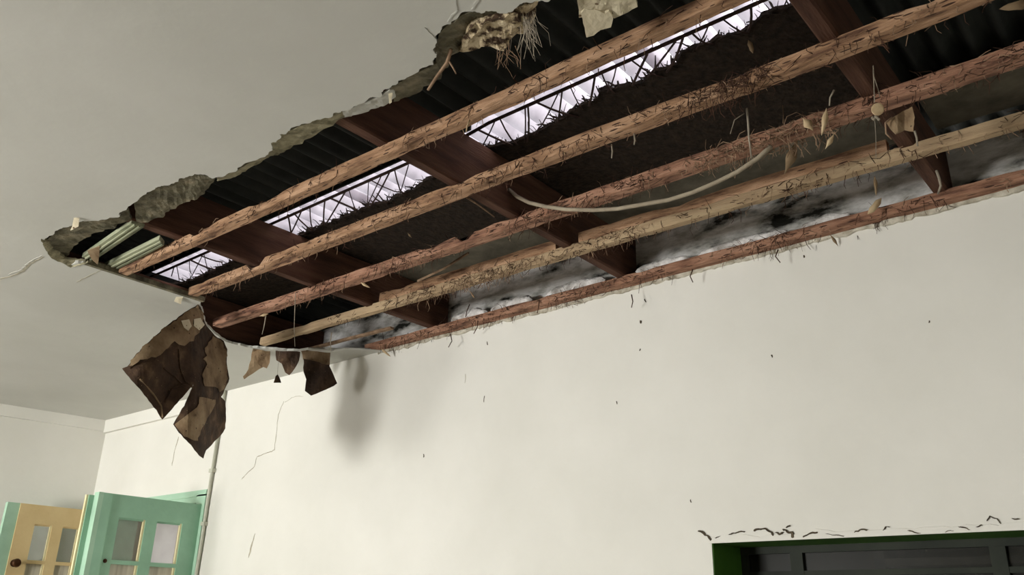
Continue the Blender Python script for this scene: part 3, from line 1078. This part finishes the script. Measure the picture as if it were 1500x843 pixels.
def small_depth(px, py):
    b_ = PZ(px, 513, H).x
    return max(b_ + 0.012 * math.sin(px * 0.15 + py * 0.1), PZ(px, py, H).x + 0.002)


sheet('hanging_scrap', [(371, 511), (396, 515), (395, 532), (391, 540), (386, 538), (380, 541), (374, 540), (370, 548), (358, 556), (356, 552), (364, 541), (368, 527)],
      small_depth, M_TAN, 0.005, None, 6, 0.3, 'small tan scrap of torn board with a drooping corner beside the large flap', 'ceiling scrap')
sheet('hanging_scrap', [(404, 514), (440, 516), (438, 529), (432, 540), (424, 550), (418, 546), (413, 533), (405, 528)],
      small_depth, M_BROWN, 0.005, None, 6, 0.3, 'small dark brown wedge of torn board between two scraps', 'ceiling scrap')
o = sheet('dangling_fragment', [(401, 561), (404, 551), (407, 549), (412, 561)], lambda x, y: 2.95, M_BROWN, 0.005, None, 5, 0.3,
          'tiny dark triangular fragment dangling on a thread', 'ceiling fragment')
b_ = MB()
b_.tube([P(406, 551, 0, 2.949), P(407, 540, 0, 2.93), P(409, 520, 0, 2.87), PZ(410, 514, H + 0.002)], 0.0008, 3)
th = b_.build('thread', M_COBWEB, o)
th.matrix_parent_inverse = Matrix.Translation(-o.location)
sq = empty('hanging_square_scrap', PZ(465, 513))
thing(sq, 'square dark brown scrap of board with a tan top fold beside the cream wall', 'ceiling scrap')
sheet('board', [(445, 526), (460, 529), (482, 535), (488, 548), (494, 562), (478, 571), (456, 580), (447, 573), (449, 556), (445, 545)],
      lambda x, y: small_depth(x, y) + 0.02, M_BROWN, 0.005, sq, 6)
sheet('fold', [(441, 513), (484, 517), (483, 536), (460, 531), (444, 527)], small_depth, M_TAN, 0.005, sq, 6)

# curled white paint lip of the ceiling above the scraps
b_ = MB()
lp = [(440, 513), (452, 511), (470, 513), (490, 514), (505, 511), (530, 512), (560, 515)]
b_.tube([PZ(q[0], q[1], H - 0.003) for q in lp], 0.008, 6)
b_.build('curled_edge', M_CEIL, ceiling)

# plaster chunk hanging from above at the top of the picture
ch = empty('hanging_plaster_piece', PZ(888, 0, 2.99))
thing(ch, 'cream plaster piece with a tongue hanging over the first batten', 'plaster piece')


def chunk_z(px, py):
    return 2.985 + 0.006 * fn((px * 0.05, py * 0.05, 0), 1.2, 3)


sheet('slab', [(843, -30), (846, 5), (848, 26), (862, 24), (886, 22), (900, 27), (920, 18), (934, 10), (930, -5), (925, -30)], chunk_z, M_CHUNK, 0.014, ch, 8, ax=2)
sheet('tongue', [(851, 20), (856, 12), (872, 14), (886, 20), (892, 16), (898, 28), (895, 40), (888, 42), (880, 44), (870, 52), (859, 55)],
      lambda x, y: 2.978 - 0.001 * (y - 20), M_CHUNK, 0.01, ch, 6, 0.3, 'bright cream tongue', ax=2)

# white flakes
sheet('paint_flake', [(108, 320), (116, 321), (115, 332), (103, 338), (106, 330)], lambda x, y: H - 0.045 + 0.0022 * (338 - y), M_CHUNK, 0.003, None, 4, 0.3,
      'white paint flake standing out from the torn edge near the hole corner', 'paint flake', ax=2)
sheet('paint_flake', [(258, 436), (268, 436), (265, 446), (255, 442)], lambda x, y: H - 0.02 + 0.0018 * (446 - y), M_CHUNK, 0.003, None, 4, 0.3,
      'white paint flake hanging from the ceiling beside the straight cut', 'paint flake', ax=2)
sheet('paint_flake', [(569, 138), (575, 137), (574, 150), (570, 153)], lambda x, y: H - 0.03 + 0.0018 * (153 - y), M_CHUNK, 0.003, None, 4, 0.3,
      'white curled paint flake under the lip of the torn edge above a joist', 'paint flake', ax=2)
sheet('board_flake', [(128, 368), (146, 361), (145, 376), (143, 388), (136, 382)], lambda x, y: H - 0.002 + 0.0008 * (388 - y), M_TAN, 0.004, None, 5, 0.3,
      'tan triangular flake at the end of the pale green board', 'board flake', ax=2)

# ------------------------------------------------------------------ things dangling in the cavity
cab = MB()
cp = [(746, 278, -0.90), (757, 288, -0.91), (775, 297, -0.90), (800, 303, -0.88), (830, 307, -0.87), (870, 308, -0.87), (905, 306, -0.87), (940, 300, -0.87),
      (980, 293, -0.865), (1015, 282, -0.86), (1050, 267, -0.855), (1080, 252, -0.85), (1110, 232, -0.845), (1130, 214, -0.84)]
sm = []
for i in range(len(cp) - 1):
    for k in range(3):
        t = k / 3
        a, b = cp[i], cp[i + 1]
        sm.append(P(a[0] + (b[0] - a[0]) * t, a[1] + (b[1] - a[1]) * t, 1, a[2] + (b[2] - a[2]) * t))
sm.append(P(*cp[-1][:2], 1, cp[-1][2]))
cab.tube(sm, 0.0075, 8)
o = cab.build('electric_cable', M_CABLE, None, True, origin=sm[0])
thing(o, 'grey sagging cable looping below the reddish batten', 'cable')


def strand(pts, r, material, name, label, cat, ax=1, group=None, taper=0.7):
    b_ = MB()
    w_ = [P(q[0], q[1], ax, q[2]) for q in pts]
    b_.tube(w_, r, 5, taper)
    o = b_.build(name, material, None, True, origin=w_[0])
    thing(o, label, cat, group)
    return o


def leaf(px, py, L_, W_, ang, y, material, label, name='dry_leaf', bend=0.12, ax=1):
    """pointed leaf blade with a raised midrib fold; ang in the picture plane, degrees from right"""
    c = P(px, py, ax, y)
    a = math.radians(ang)
    d = (CR * math.cos(a) + CU * math.sin(a)).normalized()
    s = (CR * -math.sin(a) + CU * math.cos(a)).normalized()
    n_ = CF
    vs_, fs = [], []
    n = 8
    for side in (0, 1):
        for i in range(n + 1):
            t = i / n
            wv = W_ * 0.42 * math.sin(math.pi * min(1, max(0.02, t * 0.96 + 0.02))) ** 1.3 * (1 + 0.25 * math.sin(t * 9 + px))
            cen = c + d * (t - 0.5) * L_ + n_ * (bend * L_ * (t - 0.5) ** 2 * 2 + side * 0.0016)
            vs_ += [cen - s * wv, cen - n_ * (0.18 * wv), cen + s * wv]
    k = 3 * (n + 1)
    for i in range(n):
        for j in range(2):
            a_ = i * 3 + j
            fs.append((a_, a_ + 1, a_ + 4, a_ + 3))
            fs.append((k + a_, k + a_ + 3, k + a_ + 4, k + a_ + 1))
        for j in (0, 2):
            a_ = i * 3 + j
            fs.append((a_, a_ + 3, k + a_ + 3, k + a_))
    b_ = MB()
    b_.add(vs_, fs)
    o = b_.build(name, material, None, True, origin=c)
    thing(o, label, 'leaf')
    return o


leaf(1208, 178, 0.085, 0.022, 80, -0.86, M_PALE, 'pale upright dry leaf standing on the reddish batten beside a joist')
leaf(1216, 207, 0.055, 0.016, 60, -0.84, M_PALE, 'small pale leaf hanging under the reddish batten beside the upright leaf')
leaf(1184, 182, 0.05, 0.03, 130, -0.85, M_PALE, 'pale broken leaf lying in the heap of bark shreds')
leaf(1283, 272, 0.07, 0.016, 95, -0.36, M_TAN, 'narrow tan leaf under the tan batten below the pale disc')
leaf(1282, 302, 0.08, 0.035, 50, -0.12, M_PALE, 'broad pale leaf resting on the wall plate', ax=1)
leaf(1160, 228, 0.13, 0.035, 70, -0.70, M_TAN, 'long tan leaf between the reddish and the tan batten')
leaf(1100, 68, 0.04, 0.02, 110, -1.2, M_TAN, 'curled tan leaf above the batten below the bright gaps')
leaf(600, 345, 0.03, 0.008, 130, -0.86, M_PALE, 'sliver of pale leaf on the reddish batten beside a joist')
leaf(535, 418, 0.05, 0.016, 150, -0.8, M_PALE, 'pale splinter under the reddish batten far from the cable')
leaf(565, 517, 0.07, 0.018, -40, -0.06, M_PALE, 'pale leaf hanging at the end of the wall plate')
leaf(1222, 352, 0.06, 0.012, -55, -0.03, M_TAN, 'curled leaf hanging from the wall plate against the cream wall')
leaf(692, 432, 0.04, 0.012, -60, -0.45, M_TWIG2, 'short bark curl under the tan batten')
leaf(386, 462, 0.05, 0.014, 15, -0.85, M_PALE, 'pale splinter on the end of the reddish batten')
leaf(1490, 8, 0.08, 0.03, 10, -1.12, M_TAN, 'tan bark curl at the near end of the batten below the bright gaps')

disc = empty('dangling_disc', P(1286, 160, 1, -0.90))
thing(disc, 'round pale disc dangling on a string in front of the reddish batten', 'disc')
b_ = MB()
b_.lathe(P(1286, 160, 1, -0.90), CF, [(0.0145, -0.001), (0.018, 0.0), (0.018, 0.004), (0.0145, 0.005)], 20)
b_.build('plate', M_PALE, disc)
b_ = MB()
b_.tube([P(1279, 96, 1, -1.0), P(1280, 120, 1, -0.96), P(1281, 150, 1, -0.905)], 0.0016, 4)
b_.tube([P(1280, 112, 1, -0.96), P(1286, 130, 1, -0.93), P(1289, 142, 1, -0.903)], 0.0014, 4)
b_.tube([P(1281, 170, 1, -0.90), P(1283, 200, 1, -0.90), P(1283, 232, 1, -0.895)], 0.0011, 4)
b_.build('string', M_COBWEB, disc)
b_ = MB()
for k in range(5):
    b_.lathe(P(1278 + 2.3 * k, 173 + 2 * math.sin(k * 2), 1, -0.905), CF, [(0.002, -0.003), (0.005, 0), (0.002, 0.003)], 7)
b_.build('knot', M_COBWEB, disc)
sheet('bark_piece', [(1298, 178), (1318, 166), (1336, 156), (1340, 172), (1338, 192), (1325, 190), (1312, 196), (1304, 188)],
      lambda x, y: -0.84 + 0.01 * math.sin(x * 0.2), M_TAN, 0.006, None, 5, 0.3, 'folded tan bark piece hanging beside the pale disc', 'bark piece', ax=1)

SG = 'dusty strands hanging in the cavity'
strand([(1094, 158, -0.95), (1096, 180, -0.93), (1097, 200, -0.92), (1101, 232, -0.90)], 0.004, M_COBWEB, 'dusty_strand', 'thick dusty strand with a lump between two battens near the cable end', 'strand')
strand([(1090, 166, -0.96), (1076, 176, -0.97), (1070, 196, -0.98)], 0.0022, M_COBWEB, 'dusty_strand', 'curved dusty strand beside the thick lumpy strand', 'strand')
strand([(433, 428, -0.86), (432, 450, -0.85), (431, 480, -0.75), (432, 508, -0.60)], 0.0022, M_COBWEB, 'dusty_strand', 'long vertical dusty strand at the far end of the battens', 'strand')
strand([(390, 460, -0.84), (387, 478, -0.82), (384, 490, -0.80)], 0.003, M_COBWEB, 'dusty_strand', 'short pale strand under the end of the reddish batten', 'strand')
strand([(486, 487, -0.47), (484, 500, -0.45), (485, 515, -0.42)], 0.003, M_COBWEB, 'dusty_strand', 'forked pale strand under the far end of the tan batten', 'strand')
strand([(896, 212, -1.13), (897, 222, -1.13), (896, 232, -1.12)], 0.003, M_COBWEB, 'dusty_strand', 'short fibre hanging under the batten below the bright gaps', 'strand')
strand([(929, 196, -1.13), (930, 206, -1.13), (929, 212, -1.12)], 0.003, M_COBWEB, 'dusty_strand', 'stubby fibre hanging under the middle of the batten below the bright gaps', 'strand')
strand([(1372, 250, -0.3), (1376, 262, -0.3), (1378, 272, -0.28), (1374, 284, -0.24)], 0.005, M_COBWEB, 'dusty_strand', 'frayed grey strand beside the last joist near the wall plate', 'strand')
strand([(1340, 192, -0.84), (1343, 202, -0.84), (1344, 214, -0.82)], 0.0035, M_COBWEB, 'dusty_strand', 'stringy fibre under the folded bark piece', 'strand')
strand([(1222, 132, -0.95), (1216, 143, -0.95), (1215, 155, -0.94)], 0.003, M_COBWEB, 'dusty_strand', 'pale forked fibre above the upright leaf', 'strand')
strand([(688, 176, -1.52), (684, 186, -1.53), (683, 193, -1.53)], 0.003, M_PALE, 'dusty_strand', 'pale stalk on the batten next to the torn edge', 'strand')
strand([(684, 290, -1.1), (700, 300, -1.0), (724, 318, -0.9)], 0.004, M_TWIG2, 'dusty_strand', 'thin stalk crossing below a joist beside the cable start', 'strand')
strand([(1306, 172, -0.86), (1297, 180, -0.86), (1298, 196, -0.85), (1306, 204, -0.84)], 0.003, M_TWIG2, 'dusty_strand', 'curled tendril beside the pale disc', 'strand')
strand([(612, 412, -0.6), (650, 394, -0.6), (686, 371, -0.62)], 0.006, M_TWIG2, 'wood_lath', 'thin grey stick lying across the gap before the tan batten', 'stick', taper=1)
strand([(661, 72, -1.78), (655, 92, -1.76), (640, 112, -1.75), (627, 132, -1.74)], 0.006, M_TWIG2, 'dead_twig', 'dead forked twig hanging from the torn edge near the fibrous plaster', 'twig')
strand([(658, 90, -1.76), (664, 100, -1.75), (668, 108, -1.75)], 0.003, M_TWIG2, 'dead_twig', 'short side twig hanging beside the dead forked twig', 'twig')
for k, (x, y) in enumerate(((688, 446), (790, 440), (925, 432), (1140, 366), (700, 470), (660, 490), (1015, 395))):
    strand([(x, y, -0.07), (x - 4 + k % 3 * 3, y + 10, -0.075), (x - 6 + k % 4 * 3, y + 19, -0.06)], 0.003, M_TWIG, 'bark_shred',
           'dark bark shred hanging over the wall plate', 'bark shred', group='bark shreds on the wall plate')

# ------------------------------------------------------------------ window opening in the cream wall
win = struct(empty('window_1', (5.9, 0.2, WZ0)), 'dark window opening with deep green painted reveal in the cream wall')
rv = MB()
rv.box((WX0 - 0.01, 0.004, WZ0), (WX0 + 0.003, T - 0.01, WZ1))
rv.build('reveal', M_DGREEN, win)['label'] = 'deep green side of the opening'
rv = MB()
rv.box((WX0, 0.006, WZ1 - 0.003), (WX1, T - 0.01, WZ1 + 0.01))
rv.build('reveal', M_DGREEN, win)
rv = MB()
rv.box((WX1 - 0.01, 0, WZ0), (WX1 + 0.004, T - 0.01, WZ1))
rv.build('reveal', M_DGREEN, win)
for (xa, xb) in ((WX0 + 0.0, WX0 + 0.03), (5.51, 5.56), (6.22, 6.27), (WX1 - 0.05, WX1)):
    MB().box((xa, 0.245, WZ0), (xb, 0.285, WZ1)).build('mullion', M_BLACKGREEN, win)
MB().box((WX0, 0.247, 1.735), (WX1, 0.283, 1.755)).build('transom', M_BLACKGREEN, win)
MB().box((WX0, 0.243, WZ1 - 0.03), (WX1, 0.287, WZ1 - 0.002)).build('head_rail', M_BLACKGREEN, win)
MB().box((WX0, 0.0, WZ0 - 0.02), (WX1, 0.285, WZ0 + 0.02)).build('sill', M_DGREEN, win)
for (xa, xb) in ((WX0 + 0.02, 5.52), (5.55, 6.23), (6.26, WX1 - 0.03)):
    MB().box((xa, 0.262, WZ0 + 0.02), (xb, 0.266, 1.74)).build('pane', M_GLASSDARK, win)
    MB().box((xa, 0.262, 1.75), (xb, 0.266, WZ1 - 0.02)).build('pane', M_GLASSDARK, win)
# dim store room behind: shelf boards
sh = empty('storage_shelf', (6.2, 0.9, 0))
thing(sh, 'dusty grey shelf unit in the dark room behind the window opening', 'shelf')
for z in (0.3, 0.9, 1.35, 1.78):
    MB().box((5.75, 0.5, z), (7.4, 1.1, z + 0.03)).build('shelf_board', M_GREYBOARD, sh)
for x in (5.75, 7.38):
    MB().box((x, 0.5, 0), (x + 0.04, 1.1, 2.4)).build('upright', M_GREYBOARD, sh)
o = MB()
o.box((6.25, 0.6, 1.811), (7.0, 1.0, 2.15))
o.box((6.23, 0.58, 2.08), (7.02, 1.02, 2.16))
thing(o.build('storage_box', M_GREYBOARD, None, origin=(6.6, 0.8, 1.81)), 'grey lidded box standing on the shelf behind the window opening', 'box')

# flaking plaster along the head of the opening
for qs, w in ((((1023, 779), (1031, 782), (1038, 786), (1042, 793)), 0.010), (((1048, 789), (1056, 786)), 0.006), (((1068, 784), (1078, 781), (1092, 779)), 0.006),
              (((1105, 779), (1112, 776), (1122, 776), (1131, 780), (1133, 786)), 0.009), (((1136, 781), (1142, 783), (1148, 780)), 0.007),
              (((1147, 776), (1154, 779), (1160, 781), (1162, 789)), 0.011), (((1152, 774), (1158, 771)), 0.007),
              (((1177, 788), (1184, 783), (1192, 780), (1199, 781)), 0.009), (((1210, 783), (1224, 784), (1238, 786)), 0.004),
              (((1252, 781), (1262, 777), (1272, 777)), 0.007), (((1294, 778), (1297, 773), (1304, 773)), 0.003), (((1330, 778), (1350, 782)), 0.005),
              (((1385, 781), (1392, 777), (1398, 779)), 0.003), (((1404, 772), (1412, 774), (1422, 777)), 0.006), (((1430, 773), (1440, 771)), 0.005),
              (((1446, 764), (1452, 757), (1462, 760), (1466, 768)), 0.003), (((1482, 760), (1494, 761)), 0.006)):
    crack([WY(*q) for q in qs], w * 0.62, M_DEEPCRACK, wall_right, 'open_crack', lift=0.0068)  # flat dark strips stand in for the shade within the openings
nl = 70
vs_, fs = [], []
lp = MB()
for i in range(nl + 1):
    x = 5.29 + 1.66 * i / nl
    top = WZ1 + 0.018 + 0.016 * fn((x, 0, 0), 9, 3) + 0.008 * fn((x, 0, 0), 31, 3)
    vs_ += [(x, 0.004, WZ1 - 0.004), (x, -0.006, WZ1 - 0.004), (x, -0.005, top), (x, 0.004, top + 0.002)]
for i in range(nl):
    for k in range(4):
        a, b = i * 4 + k, i * 4 + (k + 1) % 4
        fs.append((a, b, b + 4, a + 4))
fs += [(0, 1, 2, 3), (nl * 4 + 3, nl * 4 + 2, nl * 4 + 1, nl * 4)]
lp.add(vs_, fs)
lp.build('loose_plaster', M_WALL, wall_right)['label'] = 'loose pale plaster strip along the head of the opening'

# ------------------------------------------------------------------ double doors, frame and conduit
fr = MB()
fr.box((DX0, -0.012, DZ - 0.05), (DX1, 0.16, DZ))
fr.box((DX0, -0.012, 0), (DX0 + 0.05, 0.16, DZ))
fr.box((DX1 - 0.05, -0.012, 0), (DX1, 0.16, DZ))
fr.box((DX0 - 0.07, -0.02, DZ - 0.01), (DX1 + 0.06, 0.0, DZ + 0.03))
fr.box((DX1 - 0.05, -0.02, 0), (DX1 + 0.06, 0.0, DZ))
struct(fr.build('trim_3', M_MINT), 'pale mint door frame in the cream wall')


def leaf_door(name, x, ybase, W_, z1, face, back, label, edge_w=0.03, edge_d=0.012, edge_m=None):
    """glazed leaf standing square to the cream wall; its seen face looks along +x"""
    th = 0.045
    root = struct(empty(name, (x, ybase, 0)), label)
    xf = x + th / 2
    xb = x - th / 2
    sw = 0.125

    def two(nm, y0, y1, z0, z1_):
        MB().box((x - 0.001, y0, z0), (xf, y1, z1_)).build(nm, face, root)
        MB().box((xb, y0, z0), (x - 0.001, y1, z1_)).build(nm, back, root)
    two('stile', ybase - W_, ybase - W_ + sw, 0.02, z1)
    two('stile', ybase - sw, ybase, 0.02, z1)
    two('top_rail', ybase - W_ + sw, ybase - sw, z1 - 0.135, z1)
    two('bottom_rail', ybase - W_ + sw, ybase - sw, 0.02, 0.3)
    two('middle_rail', ybase - W_ + sw, ybase - sw, 0.88, 1.02)
    ym = ybase - W_ / 2
    two('muntin', ym - 0.038, ym + 0.038, 1.02, z1 - 0.135)
    zr = z1 - 0.395
    two('muntin', ybase - W_ + sw, ym - 0.038, zr - 0.012, zr + 0.012)
    two('muntin', ym + 0.038, ybase - sw, zr - 0.012, zr + 0.012)
    for (ya_, yb_) in ((ybase - W_ + sw, ym - 0.038), (ym + 0.038, ybase - sw)):
        pn = MB().box((x - 0.002, ya_, zr + 0.012), (x + 0.002, yb_, z1 - 0.135)).build('pane', M_GLASS, root)
        MB().box((x - 0.002, ya_, 1.02), (x + 0.002, yb_, zr - 0.012)).build('pane', M_WHITEWASH, root)['label'] = 'whitewashed lower pane'
        MB().box((x - 0.006, ya_, 0.3), (x + 0.006, yb_, 0.88)).build('panel', face, root)
        # glazing beads on the lit side
        MB().box((x + 0.002, yb_ - 0.012, 1.02), (xf - 0.006, yb_, z1 - 0.135)).build('glazing_bead', M_CREAMTRIM, pn)
        MB().box((x + 0.002, ya_, z1 - 0.145), (xf - 0.008, yb_, z1 - 0.135)).build('glazing_bead', face, pn)
    MB().box((xb, ybase - W_ - edge_w, 0.02), (xf + edge_d, ybase - W_, z1)).build('edge_strip', edge_m or M_MINT, root)['label'] = 'pale mint edge'
    return root, xf


d1, xf = leaf_door('door_1', 1.605, -0.012, 0.675, 2.232, M_GREEN, M_YELLOW, 'green glazed door leaf standing open square to the cream wall')
b_ = MB()
b_.box((xf, -0.687, 0.02), (xf + 0.012, -0.630, 2.226))
b_.build('cover_strip', M_GREEN, d1)
b_ = MB()
b_.lathe((xf, -0.600, 1.84), (1, 0, 0), [(0.012, 0), (0.012, 0.004), (0.006, 0.006), (0.006, 0.016), (0.0, 0.018)], 12)
b_.build('keyhole_rose', M_KNOB, d1)
# rebated meeting stile on the far side of the leaf
MB().box((1.563, -0.748, 0.02), (1.583, -0.690, 2.215)).build('meeting_stile', M_GREEN, d1)
MB().box((1.556, -0.760, 0.02), (1.575, -0.746, 2.215)).build('meeting_bead', M_CREAMTRIM, d1)['label'] = 'chipped cream edge'

d2, xf2 = leaf_door('door_2', 0.16, -0.012, 0.575, 2.275, M_YELLOW, M_GREEN, 'ochre glazed door leaf standing open in front of the end wall', 0.085, -0.008)
b_ = MB()
b_.lathe((xf2, -0.545, 1.865), (1, 0, 0), [(0.026, 0), (0.026, 0.006), (0.012, 0.01), (0.012, 0.03), (0.026, 0.036), (0.03, 0.048), (0.024, 0.06), (0.0, 0.064)], 16)
b_.build('door_knob', M_KNOB, d2)

cd = empty('wall_conduit', (1.70, -0.02, 0))
thing(cd, 'thin painted conduit running down the cream wall beside the green door', 'conduit')
MB().tube([P(319, 640, 1, -0.016) + Vector((0, 0, 0.0)), P(303, 742, 1, -0.016), P(296, 790, 1, -0.016), P(286, 850, 1, -0.016), P(286, 850, 1, -0.016) * 1 + Vector((-0.01, 0, -1.7))], 0.011, 8).build('pipe', M_PIPE, cd, True)
MB().tube([P(319, 640, 1, -0.016), P(319, 640, 1, -0.016) + Vector((0.004, 0, 0.33))], 0.011, 8).build('pipe', M_PIPE, cd, True)
for (x, y) in ((311, 690), (299, 768)):
    p = P(x, y, 1, -0.016)
    MB().box((p.x - 0.02, -0.03, p.z - 0.012), (p.x + 0.02, 0.0, p.z + 0.012)).build('clip', M_PIPE, cd)
